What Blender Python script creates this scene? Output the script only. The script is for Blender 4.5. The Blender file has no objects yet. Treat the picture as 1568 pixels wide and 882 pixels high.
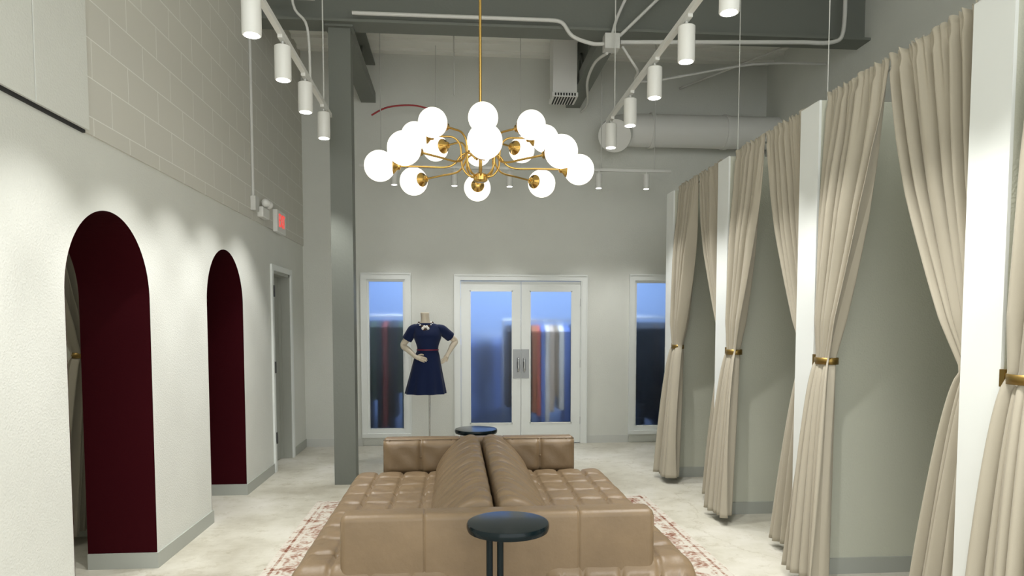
import bpy, math, random
from mathutils import Vector, Matrix
random.seed(7)
S=bpy.context.scene
S.view_settings.view_transform='Standard'
C=bpy.context.collection

# ---------------------------------------------------------------- materials
def mat(name,col,rough=.5,metal=0.,emis=None,estr=0.,bump=0.,bscale=200.,var=0.,vscale=3.,spec=.5,sheen=0.,trans=0.,ior=1.45,coat=0.):
    m=bpy.data.materials.new(name); m.use_nodes=True
    nt=m.node_tree; b=nt.nodes['Principled BSDF']
    b.inputs['Base Color'].default_value=(*col,1)
    b.inputs['Roughness'].default_value=rough
    b.inputs['Metallic'].default_value=metal
    b.inputs['Specular IOR Level'].default_value=spec
    b.inputs['IOR'].default_value=ior
    b.inputs['Transmission Weight'].default_value=trans
    b.inputs['Coat Weight'].default_value=coat
    if sheen: b.inputs['Sheen Weight'].default_value=sheen
    if emis:
        b.inputs['Emission Color'].default_value=(*emis,1); b.inputs['Emission Strength'].default_value=estr
    geo=nt.nodes.new('ShaderNodeNewGeometry')
    if var:
        n=nt.nodes.new('ShaderNodeTexNoise'); n.inputs['Scale'].default_value=vscale; n.inputs['Detail'].default_value=5
        nt.links.new(geo.outputs['Position'],n.inputs['Vector'])
        r=nt.nodes.new('ShaderNodeValToRGB')
        r.color_ramp.elements[0].position=.3; r.color_ramp.elements[1].position=.7
        r.color_ramp.elements[0].color=(*[c*(1-var) for c in col],1)
        r.color_ramp.elements[1].color=(*[min(1,c*(1+var)) for c in col],1)
        nt.links.new(n.outputs['Fac'],r.inputs['Fac']); nt.links.new(r.outputs['Color'],b.inputs['Base Color'])
    if bump:
        n=nt.nodes.new('ShaderNodeTexNoise'); n.inputs['Scale'].default_value=bscale; n.inputs['Detail'].default_value=3
        nt.links.new(geo.outputs['Position'],n.inputs['Vector'])
        bp=nt.nodes.new('ShaderNodeBump'); bp.inputs['Strength'].default_value=bump; bp.inputs['Distance'].default_value=.01
        nt.links.new(n.outputs['Fac'],bp.inputs['Height']); nt.links.new(bp.outputs['Normal'],b.inputs['Normal'])
    return m
WALL=(.655,.665,.62)
M_wall=mat('wall_paint',WALL,.75,bump=.25,bscale=90,var=.02)
M_trim=mat('trim_paint',(.76,.785,.765),.35)
M_booth_shade=mat('booth_shade_paint',(.53,.54,.455),.8,bump=.25,bscale=90)  # greyer khaki puts the booth interior's shade into the colour of white walls
M_base=mat('baseboard_vinyl',(.37,.385,.35),.4)
M_maroon=mat('maroon_paint',(.030,.001,.003),.8,bump=.15,bscale=90,spec=.1)
M_steel=mat('grey_steel_paint',(.145,.155,.135),.45,bump=.1,bscale=40)
M_white=mat('white_metal',(.72,.72,.69),.35)
M_deck=mat('deck_paint',(.80,.80,.75),.6)
M_cond=mat('conduit_paint',(.58,.58,.55),.4)
M_brass=mat('brass',(.62,.40,.12),.22,1.)
M_gold=mat('antique_gold',(.26,.17,.05),.4,.85)
M_black=mat('black_lacquer',(.004,.009,.011),.16,spec=.2)
M_dkmet=mat('dark_metal',(.03,.03,.03),.35,.6)
M_chrome=mat('satin_nickel',(.6,.6,.6),.25,1.)
M_plate=mat('brushed_plate',(.36,.37,.38),.5,.7)
M_leather=mat('tan_leather',(.178,.124,.072),.42,bump=.15,bscale=45,var=.10,vscale=6,spec=.38)
M_curt=mat('curtain_fabric',(.385,.348,.275),.6,bump=.1,bscale=500,sheen=.12,spec=.35)
M_globe=mat('opal_glass',(.8,.8,.78),.3,emis=(1,.94,.80),estr=1.4)
M_lamp=mat('lamp_lens',(1,1,1),.3,emis=(1,.96,.9),estr=14.)
M_navy=mat('navy_crepe',(.007,.015,.058),.8,bump=.2,bscale=300,sheen=.1,spec=.2)
M_skin=mat('mannequin_plastic',(.68,.60,.48),.4)
M_pearl=mat('pearl',(.85,.82,.78),.2)
M_bead=mat('dark_bead',(.06,.03,.02),.2)
M_red=mat('red_belt',(.16,.012,.04),.4)
M_redcable=mat('red_cable',(.35,.03,.035),.5)
M_exit=mat('exit_red',(.8,.05,.05),.5,emis=(1,.12,.1),estr=.6)
M_exitbody=mat('exit_body',(.75,.75,.72),.4)
M_door=mat('grey_door_paint',(.36,.37,.33),.4)
M_stock=mat('stockroom_paint',(.25,.34,.54),.8)
M_stockfloor=mat('stockroom_dark_floor',(.02,.03,.06),.9)  # floor coloured dark in place of dimmer light near the ground
M_glass=mat('frosted_glass',(.86,.92,1.0),.33,trans=1.,ior=1.25,spec=.3)
M_dark=mat('dark_slot',(.02,.02,.02),.8)

def cmu():
    m=mat('painted_block',WALL,.75); nt=m.node_tree; b=nt.nodes['Principled BSDF']
    geo=nt.nodes.new('ShaderNodeNewGeometry'); sx=nt.nodes.new('ShaderNodeSeparateXYZ'); cx=nt.nodes.new('ShaderNodeCombineXYZ')
    nt.links.new(geo.outputs['Position'],sx.inputs[0]); nt.links.new(sx.outputs['Y'],cx.inputs['X']); nt.links.new(sx.outputs['Z'],cx.inputs['Y'])
    br=nt.nodes.new('ShaderNodeTexBrick'); nt.links.new(cx.outputs[0],br.inputs['Vector'])
    br.inputs['Scale'].default_value=1; br.inputs['Brick Width'].default_value=.4064; br.inputs['Row Height'].default_value=.2032
    br.inputs['Mortar Size'].default_value=.0038; br.inputs['Mortar Smooth'].default_value=.5
    br.inputs['Color1'].default_value=(.60,.59,.53,1); br.inputs['Color2'].default_value=(.59,.58,.525,1); br.inputs['Mortar'].default_value=(.78,.78,.73,1)
    nt.links.new(br.outputs['Color'],b.inputs['Base Color'])
    n=nt.nodes.new('ShaderNodeTexNoise'); n.inputs['Scale'].default_value=70; nt.links.new(geo.outputs['Position'],n.inputs['Vector'])
    mx=nt.nodes.new('ShaderNodeMath'); mx.operation='MULTIPLY_ADD'; nt.links.new(n.outputs['Fac'],mx.inputs[0]); mx.inputs[1].default_value=.25; nt.links.new(br.outputs['Fac'],mx.inputs[2])
    bp=nt.nodes.new('ShaderNodeBump'); bp.inputs['Strength'].default_value=.3; bp.inputs['Distance'].default_value=.004; bp.invert=True
    nt.links.new(mx.outputs[0],bp.inputs['Height']); nt.links.new(bp.outputs['Normal'],b.inputs['Normal'])
    return m
M_cmu=cmu()
def concrete():
    m=mat('polished_concrete',(.6,.58,.52),.3); nt=m.node_tree; b=nt.nodes['Principled BSDF']
    geo=nt.nodes.new('ShaderNodeNewGeometry')
    def ns(sc,det,ro=.6,di=0.):
        n=nt.nodes.new('ShaderNodeTexNoise'); n.inputs['Scale'].default_value=sc; n.inputs['Detail'].default_value=det; n.inputs['Roughness'].default_value=ro
        n.inputs['Distortion'].default_value=di
        nt.links.new(geo.outputs['Position'],n.inputs['Vector']); return n
    a=ns(1.1,9,.65); r=nt.nodes.new('ShaderNodeValToRGB')
    e=r.color_ramp.elements; e[0].position=.36; e[0].color=(.38,.355,.285,1); e[1].position=.64; e[1].color=(.60,.58,.52,1)
    q=e.new(.5); q.color=(.51,.49,.415,1)
    nt.links.new(a.outputs['Fac'],r.inputs['Fac'])
    c=ns(7,9,.78); r2=nt.nodes.new('ShaderNodeValToRGB'); e=r2.color_ramp.elements
    e[0].position=.33;e[0].color=(.66,.62,.54,1);e[1].position=.47;e[1].color=(1,1,1,1)
    nt.links.new(c.outputs['Fac'],r2.inputs['Fac'])
    mx=nt.nodes.new('ShaderNodeMix'); mx.data_type='RGBA'; mx.blend_type='MULTIPLY'; mx.inputs[0].default_value=.7
    nt.links.new(r.outputs['Color'],mx.inputs[6]); nt.links.new(r2.outputs['Color'],mx.inputs[7])
    v=nt.nodes.new('ShaderNodeTexVoronoi'); v.feature='DISTANCE_TO_EDGE'; v.inputs['Scale'].default_value=.33
    w=ns(1.8,6,.6); ad=nt.nodes.new('ShaderNodeVectorMath'); ad.operation='MULTIPLY_ADD'; ad.inputs[1].default_value=(.9,.9,0)
    nt.links.new(w.outputs['Color'],ad.inputs[0]); nt.links.new(geo.outputs['Position'],ad.inputs[2]); nt.links.new(ad.outputs[0],v.inputs['Vector'])
    cr=nt.nodes.new('ShaderNodeValToRGB'); e=cr.color_ramp.elements; e[0].position=0;e[0].color=(.6,.55,.47,1);e[1].position=.003;e[1].color=(1,1,1,1)
    nt.links.new(v.outputs['Distance'],cr.inputs['Fac'])
    m2=nt.nodes.new('ShaderNodeMix'); m2.data_type='RGBA'; m2.blend_type='MULTIPLY'; m2.inputs[0].default_value=.45
    nt.links.new(mx.outputs[2],m2.inputs[6]); nt.links.new(cr.outputs['Color'],m2.inputs[7]); nt.links.new(m2.outputs[2],b.inputs['Base Color'])
    r3=nt.nodes.new('ShaderNodeMapRange'); r3.inputs[3].default_value=.3; r3.inputs[4].default_value=.5
    nt.links.new(a.outputs['Fac'],r3.inputs[0]); nt.links.new(r3.outputs[0],b.inputs['Roughness'])
    return m
M_floor=concrete()
RX0,RX1,RY0,RY1=-1.21,1.71,1.9,6.04
def rugmat():
    m=mat('faded_rug',(.6,.5,.45),.95,spec=.1); nt=m.node_tree; b=nt.nodes['Principled BSDF']; L=nt.links
    geo=nt.nodes.new('ShaderNodeNewGeometry'); s=nt.nodes.new('ShaderNodeSeparateXYZ'); L.new(geo.outputs['Position'],s.inputs[0])
    def M(op,a,b_=None):
        n=nt.nodes.new('ShaderNodeMath'); n.operation=op
        for i,v in enumerate((a,b_)):
            if v is None: continue
            if isinstance(v,(int,float)): n.inputs[i].default_value=v
            else: L.new(v,n.inputs[i])
        return n.outputs[0]
    dx=M('SUBTRACT',(RX1-RX0)/2,M('ABSOLUTE',M('SUBTRACT',s.outputs['X'],(RX0+RX1)/2)))
    dy=M('SUBTRACT',(RY1-RY0)/2,M('ABSOLUTE',M('SUBTRACT',s.outputs['Y'],(RY0+RY1)/2)))
    d=M('MINIMUM',dx,dy)
    band=nt.nodes.new('ShaderNodeValToRGB'); band.color_ramp.interpolation='CONSTANT'
    L.new(d,band.inputs['Fac']); e=band.color_ramp.elements
    e[0].position=0;e[0].color=(.9,.9,.9,1); e[1].position=.04;e[1].color=(.4,.4,.4,1)
    for p,v in((.06,.9),(.09,.6),(.28,.9),(.31,.35),(.335,.75)):
        q=e.new(p); q.color=(v,v,v,1)
    v=nt.nodes.new('ShaderNodeTexVoronoi'); v.inputs['Scale'].default_value=8; L.new(geo.outputs['Position'],v.inputs['Vector'])
    w=M('SINE',M('MULTIPLY',v.outputs['Distance'],26.))
    n=nt.nodes.new('ShaderNodeTexNoise'); n.inputs['Scale'].default_value=10; n.inputs['Detail'].default_value=8; n.inputs['Roughness'].default_value=.75; L.new(geo.outputs['Position'],n.inputs['Vector'])
    f=M('ADD',M('ADD',M('MULTIPLY',band.outputs['Color'],.5),M('MULTIPLY',w,.10)),M('MULTIPLY',M('SUBTRACT',n.outputs['Fac'],.5),2.0))
    r=nt.nodes.new('ShaderNodeValToRGB'); e=r.color_ramp.elements
    e[0].position=-.0;e[0].color=(.17,.07,.045,1);e[1].position=.42;e[1].color=(.50,.47,.41,1)
    q=e.new(.2);q.color=(.33,.23,.18,1)
    L.new(f,r.inputs['Fac']); L.new(r.outputs['Color'],b.inputs['Base Color'])
    return m
M_rug=rugmat()

# ---------------------------------------------------------------- mesh helpers
def empty(name,loc=(0,0,0)):
    o=bpy.data.objects.new(name,None); o.location=loc; o.empty_display_size=.1; C.objects.link(o); return o
def obj(name,v,f,m,parent=None,smooth=False,mats=None,mi=None):
    me=bpy.data.meshes.new(name); me.from_pydata([tuple(p) for p in v],[],f); me.update()
    if mats:
        for q in mats: me.materials.append(q)
        for p,i in zip(me.polygons,mi): p.material_index=i
    else: me.materials.append(m)
    if smooth:
        for p in me.polygons: p.use_smooth=True
    o=bpy.data.objects.new(name,me); C.objects.link(o)
    if parent:
        o.parent=parent; o.location=-parent.location
    return o
def boxdata(x0,x1,y0,y1,z0,z1,off=0):
    v=[(x,y,z) for x in(x0,x1) for y in(y0,y1) for z in(z0,z1)]
    f=[(0,1,3,2),(4,6,7,5),(0,4,5,1),(2,3,7,6),(0,2,6,4),(1,5,7,3)]
    return v,[tuple(i+off for i in q) for q in f]
def box(name,x0,x1,y0,y1,z0,z1,m,parent=None,bev=0.,seg=2):
    v,f=boxdata(x0,x1,y0,y1,z0,z1); o=obj(name,v,f,m,parent)
    if bev:
        b=o.modifiers.new('b','BEVEL'); b.width=bev; b.segments=seg; b.limit_method='ANGLE'
        for p in o.data.polygons: p.use_smooth=True
        o.data.set_sharp_from_angle(angle=math.radians(80)) if seg<3 else None
    return o
def boxes(name,lst,m,parent=None):
    V=[];F=[]
    for b in lst:
        v,f=boxdata(*b,off=len(V)); V+=v;F+=f
    return obj(name,V,F,m,parent)
def catmull(pts,n=8):
    P=[Vector(p) for p in pts]; out=[]
    for i in range(len(P)-1):
        p0=P[max(i-1,0)];p1=P[i];p2=P[i+1];p3=P[min(i+2,len(P)-1)]
        for k in range(n):
            t=k/n
            out.append(.5*((2*p1)+(p2-p0)*t+(2*p0-5*p1+4*p2-p3)*t*t+(3*p1-p0-3*p2+p3)*t**3))
    out.append(P[-1]); return out
def tubedata(pts,rad,seg=12,off=0,caps=True):
    P=[Vector(p) for p in pts]; n=len(P)
    if not hasattr(rad,'__len__'): rad=[rad]*n
    V=[];F=[]; t=(P[1]-P[0]).normalized(); a=t.orthogonal().normalized()
    for i in range(n):
        t=(P[min(i+1,n-1)]-P[max(i-1,0)]).normalized()
        a=(a-t*a.dot(t)).normalized(); b=t.cross(a)
        for k in range(seg):
            q=2*math.pi*k/seg; V.append(P[i]+(a*math.cos(q)+b*math.sin(q))*rad[i])
    for i in range(n-1):
        for k in range(seg):
            k2=(k+1)%seg; F.append((off+i*seg+k,off+i*seg+k2,off+(i+1)*seg+k2,off+(i+1)*seg+k))
    if caps:
        F.append(tuple(off+k for k in range(seg))[::-1]); F.append(tuple(off+(n-1)*seg+k for k in range(seg)))
    return V,F
def tube(name,pts,rad,m,parent=None,seg=12,smooth=True):
    v,f=tubedata(pts,rad,seg); o=obj(name,v,f,m,parent,smooth)
    o.data.set_sharp_from_angle(angle=math.radians(50)); return o
def tubes(name,lst,m,parent=None,seg=10):
    V=[];F=[]
    for p,r in lst:
        v,f=tubedata(p,r,seg,len(V)); V+=v;F+=f
    o=obj(name,V,F,m,parent,True); o.data.set_sharp_from_angle(angle=math.radians(50)); return o
def sphere(name,c,r,m,parent=None,sc=(1,1,1),u=28,w=16):
    V=[];F=[]
    for i in range(w+1):
        a=math.pi*i/w
        for k in range(u):
            q=2*math.pi*k/u; V.append((c[0]+r*sc[0]*math.sin(a)*math.cos(q),c[1]+r*sc[1]*math.sin(a)*math.sin(q),c[2]+r*sc[2]*math.cos(a)))
    for i in range(w):
        for k in range(u):
            k2=(k+1)%u; F.append((i*u+k,(i+1)*u+k,(i+1)*u+k2,i*u+k2))
    return obj(name,V,F,m,parent,True)
def loft(name,rings,m,parent=None,caps=True,smooth=True):
    n=len(rings[0]);V=[p for r in rings for p in r];F=[]
    for i in range(len(rings)-1):
        for k in range(n):
            k2=(k+1)%n;F.append((i*n+k,i*n+k2,(i+1)*n+k2,(i+1)*n+k))
    if caps: F.append(tuple(range(n))[::-1]);F.append(tuple((len(rings)-1)*n+k for k in range(n)))
    return obj(name,V,F,m,parent,smooth)

# ---------------------------------------------------------------- room shell
XL=-1.91; XLD=-2.33; YB=8.9; XR=4.1; ZC=4.95; YF=-1.5; LEDGE=2.55
box('floor',-4.2,XR+.2,YF,YB+.14,-.1,0,M_floor)
box('floor_stockroom',-2.4,XR+.2,YB+.14,12.2,-.1,0,M_stockfloor)
dl=[(-4.2,XR+.2,YF,12.2,ZC,ZC+.1)]
y=YF
while y<9.0:
    dl.append((XLD,XR,y,y+.06,ZC-.035,ZC)); y+=.3
boxes('ceiling',dl,M_deck)
arches=[(3.55,4.49),(5.49,6.39)]; ATOP=2.18; DY0,DY1,DZ=7.40,8.17,2.13
def leftwall():
    cols=[]; prev=YF
    def add(y0,y1,z0,z1): cols.append((y0,y1,z0,z1))
    for a0,a1 in arches:
        add(prev,a0,(0,0),0); c=(a0+a1)/2; r=(a1-a0)/2; N=40
        ys=[c-r*math.cos(math.pi*i/N) for i in range(N+1)]
        zs=[ATOP-r+math.sqrt(max(0,r*r-(q-c)**2)) for q in ys]
        for i in range(N): add(ys[i],ys[i+1],(zs[i],zs[i+1]),1)
        prev=a1
    add(prev,DY0,(0,0),0); add(DY0,DY1,(DZ,DZ),0); add(DY1,YB+.15,(0,0),0)
    V=[];F=[]
    for y0,y1,(za,zb),_ in cols:
        for x,fl in((XL,0),(XLD,1)):
            o=len(V); V+= [(x,y0,za),(x,y1,zb),(x,y1,LEDGE),(x,y0,LEDGE)]
            F.append((o,o+1,o+2,o+3) if not fl else (o+3,o+2,o+1,o))
    o=len(V); V+=[(XL,YF,LEDGE),(XL,YB+.15,LEDGE),(XLD,YB+.15,LEDGE),(XLD,YF,LEDGE)]; F.append((o,o+1,o+2,o+3))
    for yy in(DY0,DY1):
        o=len(V);V+=[(XL,yy,0),(XLD,yy,0),(XLD,yy,DZ),(XL,yy,DZ)];F.append((o,o+1,o+2,o+3))
    o=len(V);V+=[(XL,DY0,DZ),(XLD,DY0,DZ),(XLD,DY1,DZ),(XL,DY1,DZ)];F.append((o,o+1,o+2,o+3))
    obj('wall_left',V,F,M_wall)
leftwall()
box('wall_left_upper',XLD,XL+.012,YF,YB+.15,LEDGE,ZC,M_cmu)
boxes('trim_1',[(XL,XL+.03,3.33,3.78,LEDGE+.008,ZC),(XL,XL+.028,2.0,3.322,LEDGE+.008,ZC)],M_wall)
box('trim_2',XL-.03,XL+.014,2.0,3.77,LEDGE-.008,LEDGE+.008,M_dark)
for i,(a0,a1) in enumerate(arches):
    c=(a0+a1)/2;r=(a1-a0)/2;N=40
    prof=[(a0,0)]+[(c-r*math.cos(math.pi*k/N),ATOP-r+r*math.sin(math.pi*k/N)) for k in range(N+1)]+[(a1,0)]
    V=[];F=[]
    for (yy,zz) in prof: V+= [(XL+.002,yy,zz),(XLD-.002,yy,zz)]
    for k in range(len(prof)-1): F.append((2*k,2*k+1,2*k+3,2*k+2))
    obj('wall_archway_reveal'+('' if i==0 else '.001'),V,F,M_maroon,None,False)
bl=[(XL,XL+.012,YF,3.55,0,.1),(XL,XL+.012,4.49,5.49,0,.1),(XL,XL+.012,6.39,7.33,0,.1),(XL,XL+.012,8.24,YB,0,.1)]
for a0,a1 in arches:
    bl+=[(XLD,XL+.012,a0,a0+.012,0,.1),(XLD,XL+.012,a1-.012,a1,0,.1)]
boxes('baseboard_left',bl,M_base)
box('wall_left_fitting',-4.15,-4.05,YF,YB,0,2.9,M_booth_shade)
boxes('wall_fitting_partition',[(-4.1,XLD,5.2,5.3,0,2.9),(-4.1,XLD,7.0,7.1,0,2.9),(-4.1,XLD,2.6,2.7,0,2.9)],M_booth_shade)
box('ceiling_fitting',-4.15,XLD,2.6,YB,2.9,2.95,M_wall)
def wallx(name,x0,x1,z0,z1,y0,y1,ops,m):
    xs=sorted({x0,x1,*[o[0] for o in ops],*[o[1] for o in ops]}); L=[]
    for a,b in zip(xs[:-1],xs[1:]):
        cur=z0
        for o in sorted([o for o in ops if o[0]<=a and o[1]>=b],key=lambda o:o[2]):
            if o[2]>cur: L.append((a,b,y0,y1,cur,o[2]))
            cur=o[3]
        L.append((a,b,y0,y1,cur,z1))
    return boxes(name,L,m)
W1=(-1.12,-.64,.16,2.14); W2=(2.36,2.84,.16,2.14); DR=(.06,1.65,0,2.13)
wallx('wall_back',XLD,XR+.15,0,ZC,YB,YB+.14,[W1,W2,DR],M_wall)
box('wall_right',XR,XR+.15,YF,12.2,0,ZC,M_wall)
boxes('baseboard_back',[(XL,-1.19,YB-.012,YB,0,.1),(-.57,-.01,YB-.012,YB,0,.1),(1.72,2.29,YB-.012,YB,0,.1),(2.91,XR,YB-.012,YB,0,.1)],mat('baseboard_light',(.58,.59,.56),.4))
box('baseboard_right',XR-.012,XR,YF,YB,0,.1,M_base)
for i,w in enumerate((W1,W2)):
    p=empty('window_%d'%(i+1),((w[0]+w[1])/2,YB,1.1))
    t=.065; x0,x1,z0,z1=w
    boxes('casing',[(x0-t,x1+t,YB-.025,YB,z1,z1+t),(x0-t,x0,YB-.025,YB,z0,z1),(x1,x1+t,YB-.025,YB,z0,z1),(x0-t,x1+t,YB-.045,YB,z0-.05,z0)],M_trim,p)
    boxes('casing_lip',[(x0-t-.012,x1+t+.012,YB-.035,YB,z1+t,z1+t+.015),(x0-t-.012,x0-t,YB-.035,YB,z0-.05,z1+t),(x1+t,x1+t+.012,YB-.035,YB,z0-.05,z1+t)],M_trim,p)
    boxes('sash',[(x0,x1,YB-.005,YB+.06,z1-.03,z1),(x0,x1,YB-.005,YB+.06,z0,z0+.06),(x0,x0+.025,YB-.005,YB+.06,z0+.06,z1-.03),(x1-.025,x1,YB-.005,YB+.06,z0+.06,z1-.03)],M_trim,p)
    box('glass',x0+.02,x1-.02,YB+.03,YB+.038,z0+.05,z1-.02,M_glass,p)
p=empty('door_1',(.855,YB,1.05)); x0,x1,z0,z1=DR; t=.06
boxes('casing',[(x0-t,x1+t,YB-.03,YB,z1,z1+t),(x0-t,x0,YB-.03,YB,0,z1),(x1,x1+t,YB-.03,YB,0,z1),(x0,x0+.012,YB-.02,YB+.1,0,z1),(x1-.012,x1,YB-.02,YB+.1,0,z1)],M_trim,p)
boxes('casing_lip',[(x0-t-.012,x1+t+.012,YB-.04,YB,z1+t,z1+t+.015),(x0-t-.012,x0-t,YB-.04,YB,0,z1+t),(x1+t,x1+t+.012,YB-.04,YB,0,z1+t)],M_trim,p)
for a,b,g0,g1,n in((.075,.853,.19,.745,'a'),(.858,1.637,.97,1.525,'b')):
    boxes('leaf_'+n,[(a,g0,YB,YB+.045,.01,z1-.01),(g1,b,YB,YB+.045,.01,z1-.01),(g0,g1,YB,YB+.045,.01,.27),(g0,g1,YB,YB+.045,2.0,z1-.01)],M_trim,p)
    boxes('bead_'+n,[(g0,g0+.012,YB-.006,YB,.27,2.0),(g1-.012,g1,YB-.006,YB,.27,2.0),(g0,g1,YB-.006,YB,.27,.282),(g0,g1,YB-.006,YB,1.988,2.0)],M_trim,p)
    box('glass_'+n,g0-.005,g1+.005,YB+.02,YB+.028,.26,2.01,M_glass,p)
for cx_,s in((.80,1),(.91,-1)):
    box('push_plate',cx_-.05,cx_+.05,YB-.004,YB,.86,1.24,M_plate,p)
    tube('pull',catmull([(cx_+.015*s,YB,1.12),(cx_+.015*s,YB-.05,1.12),(cx_+.015*s,YB-.055,1.04),(cx_+.015*s,YB-.05,.96),(cx_+.015*s,YB,.96)],5),.011,M_chrome,p)
    box('lock',cx_+.015*s-.012,cx_+.015*s+.012,YB-.03,YB,1.0,1.08,M_dkmet,p)
for xx in(x0+.005,x1-.005):
    boxes('hinge',[(xx-.01,xx+.01,YB-.012,YB,h,h+.1) for h in(.25,1.0,1.8)],M_plate,p)
p=empty('door_2',(XL,7.8,1.05))
boxes('casing',[(XL-.002,XL+.02,DY0-.06,DY0,0,DZ+.06),(XL-.002,XL+.02,DY1,DY1+.06,0,DZ+.06),(XL-.002,XL+.02,DY0,DY1,DZ,DZ+.06)],M_trim,p)
boxes('jamb',[(XL-.2,XL,DY0,DY0+.03,0,DZ),(XL-.2,XL,DY1-.03,DY1,0,DZ),(XL-.2,XL,DY0,DY1,DZ-.03,DZ)],M_door,p)
box('leaf',XL-.17,XL-.12,DY0+.03,DY1-.03,.01,DZ-.03,M_door,p)
boxes('stop',[(XL-.12,XL-.09,DY1-.05,DY1-.03,0,DZ-.03),(XL-.12,XL-.09,DY0+.03,DY0+.05,0,DZ-.03)],M_door,p)
boxes('hinge',[(XL+.018,XL+.03,DY0-.02,DY0+.01,h,h+.12) for h in(.3,1.05,1.85)],M_dkmet,p)
# ---------------------------------------------------------------- stockroom beyond frosted glass
boxes('wall_stockroom',[(-2.4,XR,11.6,11.7,0,ZC),(-2.4,-2.31,9.04,11.6,0,ZC)],M_stock)
cols=[(.01,.02,.04),(.02,.02,.03),(.03,.06,.05),(.16,.03,.035),(.55,.10,.05),(.6,.48,.38),(.10,.18,.5),(.75,.72,.68),(.4,.13,.05),(.03,.08,.08),(.55,.12,.3),(.02,.04,.1),(.3,.22,.14)]
gm=[mat('garment_cloth_%d'%i,c,.85) for i,c in enumerate(cols)]
def rack(name,x0,x1,yc,zr,pal,zbot,seq=False):
    p=empty(name,((x0+x1)/2,yc,0))
    tubes('frame',[([(x0,yc,zr),(x1,yc,zr)],.014),([(x0,yc,0.02),(x0,yc,zr)],.014),([(x1,yc,0.02),(x1,yc,zr)],.014),([(x0,yc-.22,.02),(x0,yc+.22,.02)],.014),([(x1,yc-.22,.02),(x1,yc+.22,.02)],.014)],M_chrome,p)
    V=[];F=[];mi=[];x=x0+.04;c=0
    while x<x1-.05:
        w=random.uniform(.05,.085); h=random.uniform(.55,1.0)*(zr-zbot); i=pal[c%len(pal)] if seq else random.choice(pal); c+=1; zt=zr-.06
        prof=[(-.03,zt),(-.2,zt-.09),(-.19,zt-.5),(-.22,max(.05,zt-h)),(.22,max(.05,zt-h)),(.19,zt-.5),(.2,zt-.09),(.03,zt)]
        o=len(V)
        for xx in(x,x+w*.85):
            for (dy,z) in prof: V.append((xx+random.uniform(-.006,.006),yc+dy,z))
        n=8
        F.append(tuple(o+k for k in range(n)));F.append(tuple(o+n+k for k in range(n))[::-1]);mi+=[i,i]
        for k in range(n): F.append((o+k,o+(k+1)%n,o+n+(k+1)%n,o+n+k));mi.append(i)
        x+=w
    obj('garments',V,F,None,p,False,gm,mi)
rack('clothes_rack',-1.75,-.2,9.42,1.68,[0,1,3,1,0,9,12,2],.05)
rack('clothes_rack',.66,2.0,9.42,1.62,[1,0,1,3,2,8,4,6,7,5,12,7,6,0,10,3,5,9,1],.05,True)
rack('clothes_rack',2.2,3.9,9.42,1.66,[0,1,2,0,1,9,3],.05)
rack('clothes_rack',-.1,1.2,11.0,1.4,[11,6,0],.1)

# ---------------------------------------------------------------- structure
boxes('steel_beam',[(XL+.012,XR,6.62,6.86,4.36,4.385),(XL+.012,XR,6.73,6.75,4.38,4.93),(XL+.012,XR,6.62,6.86,4.91,ZC-.036)],M_steel)
def joist(name,xc):
    L=[(xc-.09,xc+.09,6.87,YB-.01,4.34,4.36),(xc-.09,xc-.075,6.87,YB-.01,4.36,4.46),(xc+.075,xc+.09,6.87,YB-.01,4.36,4.46),(xc-.09,xc+.09,6.87,YB-.01,4.8,4.82)]
    v=[];f=[]
    for b in L:
        a,c=boxdata(*b,off=len(v)); v+=a;f+=c
    y=6.92;k=0
    while y<YB-.36:
        a,c=tubedata([(xc,y,4.38 if k%2 else 4.8),(xc,y+.35,4.8 if k%2 else 4.38)],.022,6,len(v)); v+=a;f+=c; y+=.35;k+=1
    obj(name,v,f,M_steel)
joist('bar_joist',-1.07); joist('bar_joist',1.52)
boxes('steel_column',[(-1.175,-1.16,6.72,6.9,0,4.34),(-.985,-.97,6.72,6.9,0,4.34),(-1.16,-.985,6.72,6.735,0,4.34),(-1.16,-.985,6.885,6.9,0,4.34),(-1.2,-.94,6.68,6.85,4.34,4.36)],M_steel)
p=empty('round_duct',(3,8.6,4.0))
tube('pipe',[(2.2,8.62,4.0),(XR,8.62,4.0)],.2,M_white,p,32)
tube('collar',[(2.45,8.62,4.0),(2.5,8.62,4.0)],.215,M_white,p,32)
tube('collar_b',[(3.4,8.62,4.0),(3.45,8.62,4.0)],.215,M_white,p,32)
tube('elbow',catmull([(2.2,8.62,4.0),(2.09,8.6,3.98),(2.0,8.5,3.93),(1.95,8.38,3.86)],6),.2,M_white,p,32)
p=empty('supply_duct',(1.3,8.1,4.5))
box('trunk',1.13,1.41,7.95,8.23,4.22,ZC-.036,M_white,p,.005)
box('grille_frame',1.12,1.42,7.94,8.24,4.17,4.22,M_white,p,.004)
boxes('grille_slots',[(1.15+.032*i,1.167+.032*i,7.935,7.94,4.18,4.21) for i in range(8)]+[(1.15+.032*i,1.167+.032*i,7.96,8.22,4.165,4.17) for i in range(8)],M_dark,p)
def cond(name,pts,r,extra=None):
    o=tubes(name,[(pts,r)]+([] if extra is None else extra),M_cond); return o
CN='electrical_conduit'
cond(CN,[(XL+.025,6.7,4.9),(XL+.025,6.7,2.75)],.014)
cond(CN,[(-.93,6.58,4.42),(.9,6.58,4.42)]+catmull([(.9,6.58,4.42),(1.02,6.58,4.4),(1.12,6.58,4.28),(1.3,6.58,4.22),(1.42,6.58,4.22)],6)[1:],.018)
cond(CN,[(1.58,6.58,4.24),(3.4,6.58,4.30)]+catmull([(3.4,6.58,4.30),(3.68,6.58,4.31),(3.79,6.58,4.42),(3.8,6.58,4.9)],6)[1:],.02)
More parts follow.
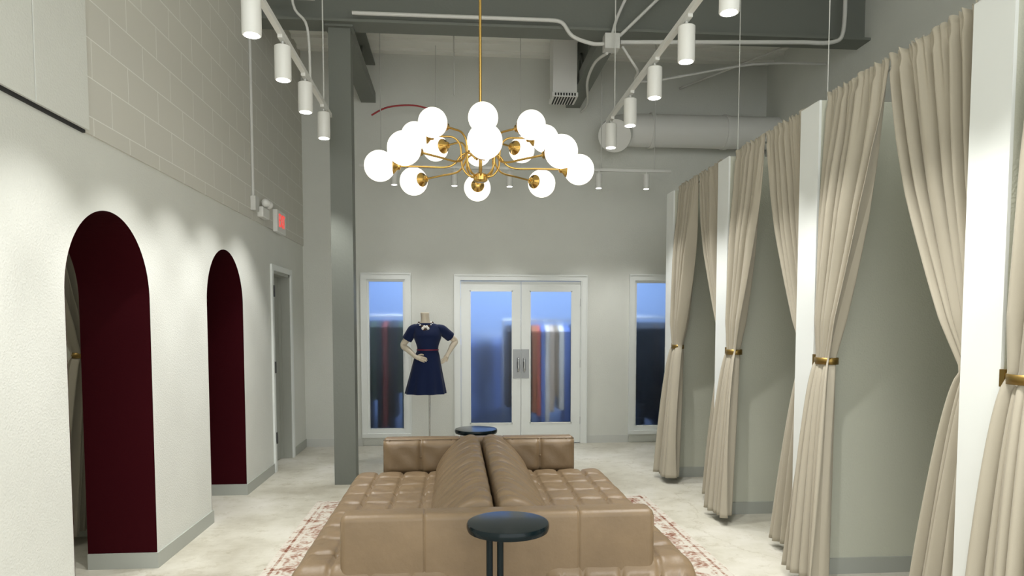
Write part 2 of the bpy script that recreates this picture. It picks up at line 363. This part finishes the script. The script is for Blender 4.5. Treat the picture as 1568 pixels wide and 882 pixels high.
cond(CN,catmull([(1.5,6.58,4.31),(1.56,6.57,4.5),(1.75,6.56,4.9)],6),.015)
cond(CN,[(1.56,6.55,4.28),(2.2,6.55,4.9)],.015)
cond(CN,catmull([(1.46,6.62,4.15),(1.42,7.0,4.2),(1.46,7.6,4.22),(1.6,8.3,4.22),(1.62,8.85,4.28)],6),.015)
cond(CN,[(XL+.03,6.5,4.5),(-1.25,6.5,4.5)],.018,[([(XL+.03,6.46,4.62),(-1.25,6.46,4.66)],.018)])
cond(CN,catmull([(-1.45,6.4,4.9),(-1.42,6.4,4.4),(-1.3,6.4,4.2),(-1.28,6.4,3.7)],6),.012)
cond(CN,[(0,8.1,4.2),(0,8.1,4.9)],.008)
cond(CN,[(2.9,8.82,4.6),(3.9,7.6,4.75)],.014)
cond(CN,catmull([(1.6,6.58,4.2),(1.75,6.6,4.0),(2.0,7.2,4.1),(3.2,7.3,4.35),(4.05,7.35,4.4)],6),.012)
boxes('junction_box',[(1.42,1.56,6.52,6.64,4.16,4.3)],M_cond)
boxes('wall_junction_box',[(XL+.014,XL+.06,6.65,6.77,2.63,2.76)],M_cond)  # junction box at the lower end of the wall conduit
tube('fire_alarm_cable',catmull([(-1.0,8.6,4.1),(-.8,8.6,4.2),(-.5,8.6,4.23),(-.25,8.6,4.18)],6),.010,M_redcable)
tube('fire_alarm_cable',catmull([(.1,6.6,4.8),(.5,6.6,4.78),(1.1,6.6,4.83),(1.3,6.6,4.9)],6),.008,M_redcable)
p=empty('smoke_detector',(-.22,8.6,4.1)); tube('body',[(-.22,8.6,4.03),(-.22,8.6,4.13)],[.05,.06],M_white,p,20); tube('stem',[(-.22,8.6,4.13),(-.22,8.6,ZC)],.005,M_cond,p)
p=empty('emergency_light',(XL,6.95,2.66)); box('body',XL+.01,XL+.07,6.86,7.1,2.6,2.7,M_white,p,.01)
sphere('head',(XL+.08,6.92,2.74),.04,M_white,p); sphere('head_b',(XL+.08,7.04,2.74),.04,M_white,p)
p=empty('exit_sign',(XL,7.62,2.65)); box('body',XL+.01,XL+.06,7.44,7.80,2.535,2.77,M_exitbody,p,.008)
tc=bpy.data.curves.new('letters','FONT'); tc.body='EXIT'; tc.size=.20; tc.extrude=.002; tc.align_x='CENTER'; tc.align_y='CENTER'
to=bpy.data.objects.new('letters',tc); tc.materials.append(M_exit); C.objects.link(to); to.parent=p
to.rotation_euler=(math.radians(90),0,math.radians(90)); to.location=(.063,0,.005); to.scale=(.62,1,1)

# ---------------------------------------------------------------- track lighting
def spotlamp(name,loc,energy,parent,target=None,size=80,blend=.75,r=.04):
    l=bpy.data.lights.new(name,'SPOT'); l.energy=energy; l.spot_size=math.radians(size); l.spot_blend=blend; l.shadow_soft_size=r; l.color=(1,.99,.96)
    o=bpy.data.objects.new(name,l); C.objects.link(o); o.parent=parent; o.location=Vector(loc)-parent.location
    if target:
        d=Vector(target)-Vector(loc); o.rotation_euler=d.to_track_quat('-Z','Y').to_euler()
    return o
def track(x,z,y0,y1,ys,energy,tx):
    p=empty('track_light',(x,(y0+y1)/2,z))
    box('rail',x-.018,x+.018,y0,y1,z-.018,z+.018,M_white,p)
    tubes('hangers',[([(x,yy,z),(x,yy,ZC)],.006) for yy in (y0+.3,(y0+y1)/2,y1-.3)],M_cond,p)
    for yy in ys:
        box('adapter',x-.016,x+.016,yy-.07,yy+.07,z-.04,z-.018,M_white,p)
        tube('arm',[(x,yy,z-.02),(x,yy,z-.07)],.008,M_white,p)
        tube('head',[(x,yy,z-.07),(x,yy,z-.075),(x,yy,z-.29),(x,yy,z-.295)],[.048,.055,.055,.052],M_white,p,24)
        tube('lens',[(x,yy,z-.296),(x,yy,z-.297)],.043,M_lamp,p,20)
        spotlamp('bulb',(x,yy,z-.31),energy,p,(tx,yy,0),76,.55,.025)
track(-1.15,3.5,-1.0,6.62,[-.3,.6,1.5,2.4,3.3,4.13,4.85,5.55,6.3],108,-1.45)  # nearest heads are out of view, added for extra light
track(1.5,3.55,-1.0,6.75,[-.3,.6,1.5,2.4,3.0,3.74,4.44,5.15,5.87,6.6],108,1.7)  # right rail likewise carries added, unseen heads at the near end
p=empty('cross_track_light',(.8,8.2,3.4))
box('rail',-1.1,2.6,8.19,8.22,3.39,3.42,M_white,p)
tubes('hangers',[([(a,8.2,3.4),(a,8.2,ZC)],.005) for a in(-.85,.78,1.75,2.4)],M_cond,p)
for a in(-.7,0.,.65,1.72,2.3):
    tube('head',[(a,8.2,3.36),(a,8.2,3.19)],.038,M_white,p,18); tube('arm',[(a,8.2,3.4),(a,8.2,3.35)],.007,M_white,p)
    tube('lens',[(a,8.2,3.189),(a,8.2,3.188)],.03,M_lamp,p,16)
    spotlamp('bulb',(a,8.2,3.17),50,p,(a,8.35,0),80)

# ---------------------------------------------------------------- chandelier
cx_,cy_=.165,4.4
p=empty('globe_chandelier',(cx_,cy_,2.6))
tube('stem',[(cx_,cy_,2.5),(cx_,cy_,ZC)],.009,M_brass,p,12)
tube('canopy',[(cx_,cy_,ZC-.08),(cx_,cy_,ZC-.035)],[.05,.08],M_brass,p,24)
tube('hub',[(cx_,cy_,2.455),(cx_,cy_,2.465),(cx_,cy_,2.50),(cx_,cy_,2.51)],[.03,.045,.045,.03],M_brass,p,24)
tube('hub_upper',[(cx_,cy_,2.60),(cx_,cy_,2.66)],.02,M_brass,p,24)
for i in range(8):
    a=math.pi/4*i; dx,dy=math.sin(a),-math.cos(a)
    for (R,z,rg,low) in((.63,2.545,.096,1),(.41,2.735,.086,0)):
        P=lambda r,zz:(cx_+dx*r,cy_+dy*r,zz)
        sphere('globe',P(R,z),rg,M_globe,p)
        if low: pts=[P(.03,2.60),P(.07,2.635),P(.12,2.62),P(.16,2.57),P(.22,2.545),P(.35,z),P(R-rg-.03,z)]
        else: pts=[P(.035,2.49),P(.08,2.50),P(.115,2.55),P(.12,2.62),P(.13,2.69),P(.17,2.73),P(.23,z),P(R-rg-.02,z)]
        tube('arm',catmull(pts,6),.0065,M_brass,p,8)
        tube('cup',[P(R-rg-.035,z),P(R-rg-.03,z),P(R-rg-.012,z),P(R-rg+.004,z),P(R-rg+.014,z)],[.012,.022,.024,.045,.048],M_brass,p,20)

# ---------------------------------------------------------------- fitting booths and curtains
divs=[7.01,5.62,4.25,2.80,1.40]
DZT=2.90; T=.22
for y1 in divs:
    box('wall_booth_divider',2.2,XR,y1-T,y1,0,DZT,M_booth_shade)
    boxes('baseboard_divider',[(2.19,XR,y1-T-.012,y1-T,0,.1),(2.19,XR,y1,y1+.012,0,.1),(2.182,2.2,y1-T-.012,y1+.012,0,.1)],M_base)
    box('trim_divider_end',2.185,2.2,y1-T,y1,.1,DZT,M_trim)
def curtain(name,ya,yb,ztop=2.93,xo=0.,seed=0,zt=1.34,band=True,xt=2.225,xb=2.10,wb=.33,n=6,cs=.04):
    rnd=random.Random(seed); sg=1 if yb>ya else -1; W=abs(yb-ya)
    p=empty(name,(2.22+xo,ya+sg*.1,zt))
    NU,NV=170,90; V=[];F=[]; zb=.06; ph=rnd.uniform(0,6); wt=.13; yc=.085
    jit=[rnd.uniform(.6,1.35) for _ in range(n+2)]; ph2=rnd.uniform(0,6)
    for j in range(NV+1):
        z=ztop+(zb-ztop)*j/NV
        if z>=zt:
            s=(ztop-z)/(ztop-zt); e1=W*(1-s**1.45)+(yc+wt/2)*s**1.45; e0=.015+(yc-wt/2-.015)*s**1.5
            A=.022+.028*min(1,s*2.2) if s<.85 else .050-.022*(s-.85)/.15
            xc=2.235+(xt-2.235)*s
            fine=max(0,1-s*3.5)
        else:
            q=(zt-z)/(zt-zb); w=wt+(wb-wt)*q**.5; c=yc+cs*q; e0=c-w/2; e1=c+w/2; A=.028+.04*q**.45; xc=xt+(xb-xt)*q**.7
            s=1+q; fine=0
        for i in range(NU+1):
            u=i/NU; k=u*n; kk=int(k); jf=jit[kk]*(1-(k-kk))+jit[kk+1]*(k-kk)
            phs=2*math.pi*(n*u+.28*math.sin(2*math.pi*u*1.3+ph)+.06*math.sin(3*s+ph2))
            f=math.sin(phs)*jf*A*(1-.45*fine)+.25*A*math.sin(1.7*phs+ph+1.2*s)+fine*.012*math.sin(2*math.pi*(2.6*n*u)+ph2)
            if 1<=j<=2: f*=.6
            yy=ya+sg*(e0+(e1-e0)*u+.016*math.cos(phs)*min(1,s*1.5))
            V.append((xc+xo+f,yy,z+(0.008*math.sin(2*math.pi*17*u) if j==0 else 0)))
    for j in range(NV):
        for i in range(NU):
            a=j*(NU+1)+i;F.append((a,a+1,a+NU+2,a+NU+1))
    o=obj('panel',V,F,M_curt,p,True)
    md=o.modifiers.new('s','SOLIDIFY'); md.thickness=.004
    if band:
        R=[]
        for k in range(33):
            t=2*math.pi*k/32
            R.append((xt+xo+.06*math.cos(t),ya+sg*yc+.084*math.sin(t)))
        V=[];F=[]
        for (x,y) in R: V+=[(x,y,zt-.02),(x,y,zt+.02)]
        for k in range(32): F.append((2*k,2*k+2,2*k+3,2*k+1))
        b=obj('holdback',V,F,M_gold,p,True); md=b.modifiers.new('s','SOLIDIFY'); md.thickness=.006
        box('holdback_mount',xt-.035+xo,xt+.025+xo,min(ya-sg*.014,ya+sg*.012),max(ya-sg*.014,ya+sg*.012),zt-.035,zt+.035,M_gold,p)
for i in range(4):
    far=divs[i]-T; near=divs[i+1]; mid=(far+near)/2+.02
    curtain('tied_curtain',far-.014,mid+.005,seed=i*2+1,xt=2.215,xb=2.11)
    curtain('tied_curtain',near+.014,mid-.005,seed=i*2+2,xt=2.35,xb=2.27,wb=.36,cs=.07)
    r=empty('curtain_rod',(2.265,mid,2.885)); tube('pole',[(2.268,near,2.885),(2.268,far,2.885)],.008,M_trim,r,12)
r=empty('curtain_wire',(2.235,3.,4)); tubes('wires',[([(2.3,yy,2.9),(2.3,yy,ZC)],.003) for yy in(5.5,4.15,2.75)],M_cond,r)
curtain('tied_curtain',5.19,4.4,ztop=2.8,xo=-4.87,seed=33)

# ---------------------------------------------------------------- sofa
def cushion(name,a0,a1,b0,b1,h0,h1,na,nb,m,parent,xf,rnd=.05,tuft=.022,res=10,pw=6):
    NA,NB=max(na*res,24),max(nb*res,24);V=[];F=[]
    def ed(t,L):
        d=min(t,L-t); return 1 if d>=rnd else math.sqrt(max(0,1-((rnd-d)/rnd)**2))
    la,lb=a1-a0,b1-b0
    for i in range(NA+1):
        ta=la*i/NA
        for j in range(NB+1):
            tb=lb*j/NB
            e=ed(ta,la)*ed(tb,lb)
            pa=abs(math.sin(math.pi*na*ta/la)) ; pb=abs(math.sin(math.pi*nb*tb/lb))
            g=(1-pa)**pw; g2=(1-pb)**pw; d=max(g,g2)*.6+ (g*g2)*1.0
            inside=1 if (rnd<ta<la-rnd or na==1) else .6
            h=h1-tuft*d*inside+.004*math.sin(37*ta+11*tb)*math.sin(29*tb)
            V.append(xf(a0+ta,b0+tb,h0+(h-h0)*(.55+.45*e)))
    for i in range(NA):
        for j in range(NB):
            a=i*(NB+1)+j;F.append((a,a+NB+1,a+NB+2,a+1))
    rim=[i*(NB+1) for i in range(NA+1)]+[NA*(NB+1)+j for j in range(1,NB+1)]+[i*(NB+1)+NB for i in range(NA-1,-1,-1)]+[j for j in range(NB-1,0,-1)]
    base=len(V)
    for idx in rim:
        i,j=divmod(idx,NB+1); V.append(xf(a0+la*i/NA,b0+lb*j/NB,h0))
    R=len(rim)
    for k in range(R):
        k2=(k+1)%R;F.append((rim[k],base+k,base+k2,rim[k2])[::-1])
    F.append(tuple(base+k for k in range(R)))
    return obj(name,V,F,m,parent,True)
sf=empty('leather_double_sofa',(.19,4.15,0))
SX0,SX1,SY0,SY1=-.75,1.12,3.04,5.14; MX=.19; RZ=.0135
box('plinth',SX0+.1,SX1-.1,SY0+.1,SY1,RZ,.1,M_dkmet,sf)
box('base_left',SX0+.01,MX,SY0+.01,SY1,.1,.3,M_leather,sf,.04,4)
box('base_right',MX,SX1-.01,SY0+.01,SY1,.1,.3,M_leather,sf,.04,4)
idf=lambda a,b,h:(a,b,h)
cushion('seat_left',SX0,-.02,SY0,SY1,.28,.47,4,9,M_leather,sf,idf,rnd=.08,tuft=.036,res=14)
cushion('seat_right',.40,SX1,SY0,SY1,.28,.47,4,9,M_leather,sf,idf,rnd=.08,tuft=.036,res=14)
def backrest(name,sgn):
    prof=[(-.34,.40),(-.33,.50),(-.27,.60),(-.18,.68),(-.10,.722),(-.045,.722),(-.012,.69),(-.006,.60),(-.006,.40)]
    pr=catmull([(a,0,b) for a,b in prof],6); V=[];F=[];NY=240;ya,yb=3.21,5.16;n=len(pr); cen=Vector((-.12,0,.5))
    for i in range(NY+1):
        t=i/NY; y=ya+(yb-ya)*t; g=(1-abs(math.sin(math.pi*8*t)))**7
        for q in pr:
            k=1-.10*g
            w=cen+(q-cen)*k
            w2=w.z+.005*math.sin(30*y+9*w.x)+.003*math.sin(71*y-20*w.x)
            V.append((MX+(w.x*(1 if sgn<0 else -1)),y,w2))
    for i in range(NY):
        for k in range(n-1):
            a=i*n+k;F.append((a,a+n,a+n+1,a+1))
        F.append((i*n+n-1,(i+1)*n+n-1,(i+1)*n,i*n))
    F.append(tuple(range(n)));F.append(tuple(NY*n+k for k in range(n))[::-1])
    obj(name,V,F,M_leather,sf,True)
backrest('back_left',-1);backrest('back_right',1)
def slab(name,x0,x1,seams,y0,y1,z0,z1,rr=.03):
    N=160;V=[];F=[];K=8;ring=[]
    for k in range(K+1):
        a=math.pi/2*k/K; ring.append((y0+rr-rr*math.cos(a),z1-rr+rr*math.sin(a)))
    for k in range(K+1):
        a=math.pi/2*k/K; ring.append((y1-rr+rr*math.sin(a),z1-rr+rr*math.cos(a)))
    ring=[(y0,z0)]+[(y0,z0+(z1-rr-z0)*k/6) for k in range(1,6)]+ring+[(y1,z0)]
    xs=[x0+(x1-x0)*i/N for i in range(N+1)]
    for s in seams: xs+=[s-.006,s-.003,s,s+.003,s+.006]
    for k in range(8): xs+=[x0+rr*(1-math.cos(math.pi/2*k/8)),x1-rr*(1-math.cos(math.pi/2*k/8))]
    xs=sorted(set(round(x,5) for x in xs)); ym=(y0+y1)/2
    for x in xs:
        d=min(x-x0,x1-x); e=0 if d>=rr else rr-math.sqrt(max(0,rr*rr-(rr-d)**2))
        g=max([0]+[math.exp(-((x-s)/.004)**2) for s in seams])*.005
        for (yy,zz) in ring:
            t=e+g; yy2=yy+(t if yy<ym else -t); zz2=zz-(t if zz>z1-rr else 0)
            V.append((x,yy2,zz2))
    n=len(ring)
    for i in range(len(xs)-1):
        for k in range(n):
            k2=(k+1)%n;F.append((i*n+k,(i+1)*n+k,(i+1)*n+k2,i*n+k2))
    F.append(tuple(range(n)));F.append(tuple((len(xs)-1)*n+k for k in range(n))[::-1])
    return obj(name,V,F,M_leather,sf,True)
slab('arm_front',-.52,.92,[-.143,.563],3.06,3.2,.09,.70)
slab('arm_rear',-.545,.91,[.03,.36],5.17,5.3,.09,.70)
cushion('arm_pad_left',-.54,.02,.44,.69,0,.075,2,1,M_leather,sf,lambda a,b,h:(a,5.19-h,b),rnd=.05,tuft=.045,res=22)
cushion('arm_pad_right',.37,.905,.44,.69,0,.075,2,1,M_leather,sf,lambda a,b,h:(a,5.19-h,b),rnd=.05,tuft=.045,res=22)
for x in(-.26,.64): sphere('tuft_button',(x,5.135,.565),.01,M_leather,sf,u=12,w=8)
def ctable(x,y,z,sg):
    p=empty('round_side_table',(x,y,0)); N=64
    rings=[]
    for r,zz in((.16,z-.035),(.168,z-.032),(.172,z-.02),(.172,z-.008),(.168,z),(.16,z+.001),(.0,z+.001)):
        rings.append([(x+max(r,.001)*math.cos(2*math.pi*k/N),y+max(r,.001)*math.sin(2*math.pi*k/N),zz) for k in range(N)])
    o=loft('top',rings,M_black,p); o.data.set_sharp_from_angle(angle=math.radians(35))
    tubes('posts',[([(x-.075,y+.03*sg,.03),(x-.075,y+.03*sg,z-.03)],.014),([(x-.03,y+.03*sg,.03),(x-.03,y+.03*sg,z-.03)],.014)],M_black,p,14)
    tube('foot',[(x-.03,y,RZ),(x-.03,y,.025),(x-.03,y,.032)],[.15,.15,.145],M_black,p,48)
ctable(.215,2.80,.735,1); ctable(.165,5.52,.715,1)
o=box('area_rug',RX0,RX1,RY0,RY1,0,.012,M_rug)

# ---------------------------------------------------------------- mannequin
mx,my=-.325,8.0
p=empty('dressed_mannequin',(mx,my,0))
def ring(cx,cy,rx,ry,z,n=64,fold=0.,nf=9,ph=0.):
    return [(cx+(rx*(1+fold*math.sin(nf*2*math.pi*k/n+ph)))*math.cos(2*math.pi*k/n),cy+(ry*(1+fold*math.sin(nf*2*math.pi*k/n+ph)))*math.sin(2*math.pi*k/n),z) for k in range(n)]
def rloft(name,keys,m,par,fold=None,n=64):
    pts=catmull([(k[0],k[1],k[2]) for k in keys],5); cs=catmull([(k[3],k[4],0) for k in keys],5)
    rs=[]
    for a,c in zip(pts,cs):
        fz=0.
        if fold and a.x<1.2: fz=fold*(1.2-a.x)/.45
        rs.append(ring(c.x,c.y,a.y,a.z,a.x,n,fz))
    return loft(name,rs,m,par)
rloft('dress',[(.76,.232,.19,-.345,8.0),(.80,.226,.185,-.343,8.0),(.95,.195,.16,-.337,8.0),(1.10,.165,.135,-.33,8.0),(1.20,.143,.115,-.323,8.0),(1.27,.122,.10,-.318,8.0),(1.33,.130,.105,-.318,7.995),(1.41,.158,.125,-.318,7.985),(1.47,.165,.115,-.318,7.99),(1.52,.175,.095,-.322,8.0),(1.55,.155,.08,-.33,8.0),(1.572,.10,.07,-.335,8.0),(1.578,.075,.06,-.338,8.0)],M_navy,p,fold=.07)
rloft('body',[(1.50,.09,.06,-.335,8.0),(1.56,.075,.058,-.337,8.0),(1.60,.055,.052,-.342,7.995),(1.65,.049,.05,-.345,7.99),(1.69,.05,.05,-.347,7.985),(1.70,.044,.044,-.347,7.985)],M_skin,p,n=32)
loft('belt_band',[ring(-.318,8.0,.127,.105,1.262),ring(-.318,8.0,.128,.106,1.266),ring(-.318,8.0,.128,.106,1.273),ring(-.318,8.0,.127,.105,1.277)],M_red,p)
for k in range(18):
    t=2*math.pi*k/18; fr=max(0,-math.sin(t))
    sphere('necklace_bead',(-.338+.078*math.cos(t),7.995+.066*math.sin(t)-.015*fr,1.583-.05*fr),.013+.006*fr,M_pearl if k%3 else M_bead,p,u=12,w=8)
for k,(a,b) in enumerate(((-.03,1.515),(0,1.505),(.03,1.515),(-.015,1.49),(.018,1.488))):
    sphere('necklace_bead',(-.338+a,7.905,b),.018,M_pearl if k%2==0 else M_bead,p,u=12,w=8)
def arm(n,sh,el,wr,hd,up):
    sh,el,wr,hd,up=map(Vector,(sh,el,wr,hd,up))
    pts=catmull([sh,sh.lerp(el,.5),el,el.lerp(wr,.4),wr,wr.lerp(hd,.45)],6)
    key=[.046,.042,.035,.034,.023,.03]; rad=[]
    for i in range(len(pts)):
        t=i/6; k=min(int(t),4); rad.append(key[k]*(1-(t-k))+key[k+1]*(t-k))
    V,F=tubedata(pts,rad,14)
    d=(hd-wr).normalized(); pal=wr.lerp(hd,.45); side=d.cross(up).normalized()
    for i in range(4):
        L=(.075,.085,.08,.062)[i]; b=pal+side*(-.024+.016*i)-d*.012
        v,f=tubedata(catmull([b,b+d*L*.5-up*.004,b+d*L*.85-up*.016,b+d*L-up*.03],3),[.0085]*4+[.008]*3+[.007,.006,.004][:3],8,len(V)); V+=v;F+=f
    b=wr.lerp(hd,.15)-side*.02
    v,f=tubedata(catmull([b,b-side*.025+d*.03,b-side*.028+d*.06],3),[.01,.01,.0095,.009,.0085,.008,.006],8,len(V)); V+=v;F+=f
    obj('arm_'+n,V,F,M_skin,p,True)
    q=catmull([sh+(sh-el)*.18+Vector((-.03 if sh.x>mx else .03,0,.0)),sh,sh.lerp(el,.35),sh.lerp(el,.62)],5)
    tube('sleeve_'+n,q,[.042+ .018*min(1,i/5) for i in range(len(q))],M_navy,p,20)
arm('left',(-.485,8.0,1.50),(-.60,8.03,1.32),(-.45,7.87,1.195),(-.315,7.845,1.15),(0,-1,.2))
arm('right',(-.155,8.0,1.50),(.0,8.12,1.37),(-.085,8.0,1.22),(-.135,7.94,1.13),(1,-.3,.2))
tube('stand_pole',[(-.30,8.0,.015),(-.30,8.0,.9)],.011,M_chrome,p,14)
tube('stand_base',[(-.30,8.0,0),(-.30,8.0,.01),(-.30,8.0,.016)],[.17,.17,.165],M_chrome,p,48)

# ---------------------------------------------------------------- lights
def point(name,loc,e,col=(1,.97,.92),r=.1):
    l=bpy.data.lights.new(name,'POINT'); l.energy=e; l.color=col; l.shadow_soft_size=r
    o=bpy.data.objects.new(name,l); C.objects.link(o); o.location=loc; return o
for i,x in enumerate((-1.0,.9,2.8)):
    for yy,e in((10.3,62),(9.3,10)):  # unseen lamps; the row nearer the glass is added to brighten the garments
        l=bpy.data.lights.new('stockroom_fill_light','AREA'); l.energy=e; l.size=.6; l.size_y=.3; l.shape='RECTANGLE'; l.color=(.70,.84,1) if yy>10 else (.9,.95,1)
        o=bpy.data.objects.new('stockroom_fill_light',l); C.objects.link(o); o.location=(x,yy,3.4 if yy>10 else 3.0)
point('fitting_room_lamp',(-3.2,4.3,2.5),15)
w=bpy.data.worlds.new('World'); S.world=w; w.use_nodes=True
bg=w.node_tree.nodes['Background']; bg.inputs[0].default_value=(.98,1,.98,1); bg.inputs[1].default_value=3.1

# ---------------------------------------------------------------- camera
cam=bpy.data.cameras.new('camera'); co=bpy.data.objects.new('camera',cam); C.objects.link(co)
co.location=(0,0,1.55); co.rotation_euler=(math.radians(86.7),0,-math.atan(87/1050.))
cam.sensor_width=36; cam.lens=1050/1568*36; cam.shift_y=118/1568; cam.clip_end=100
S.camera=co
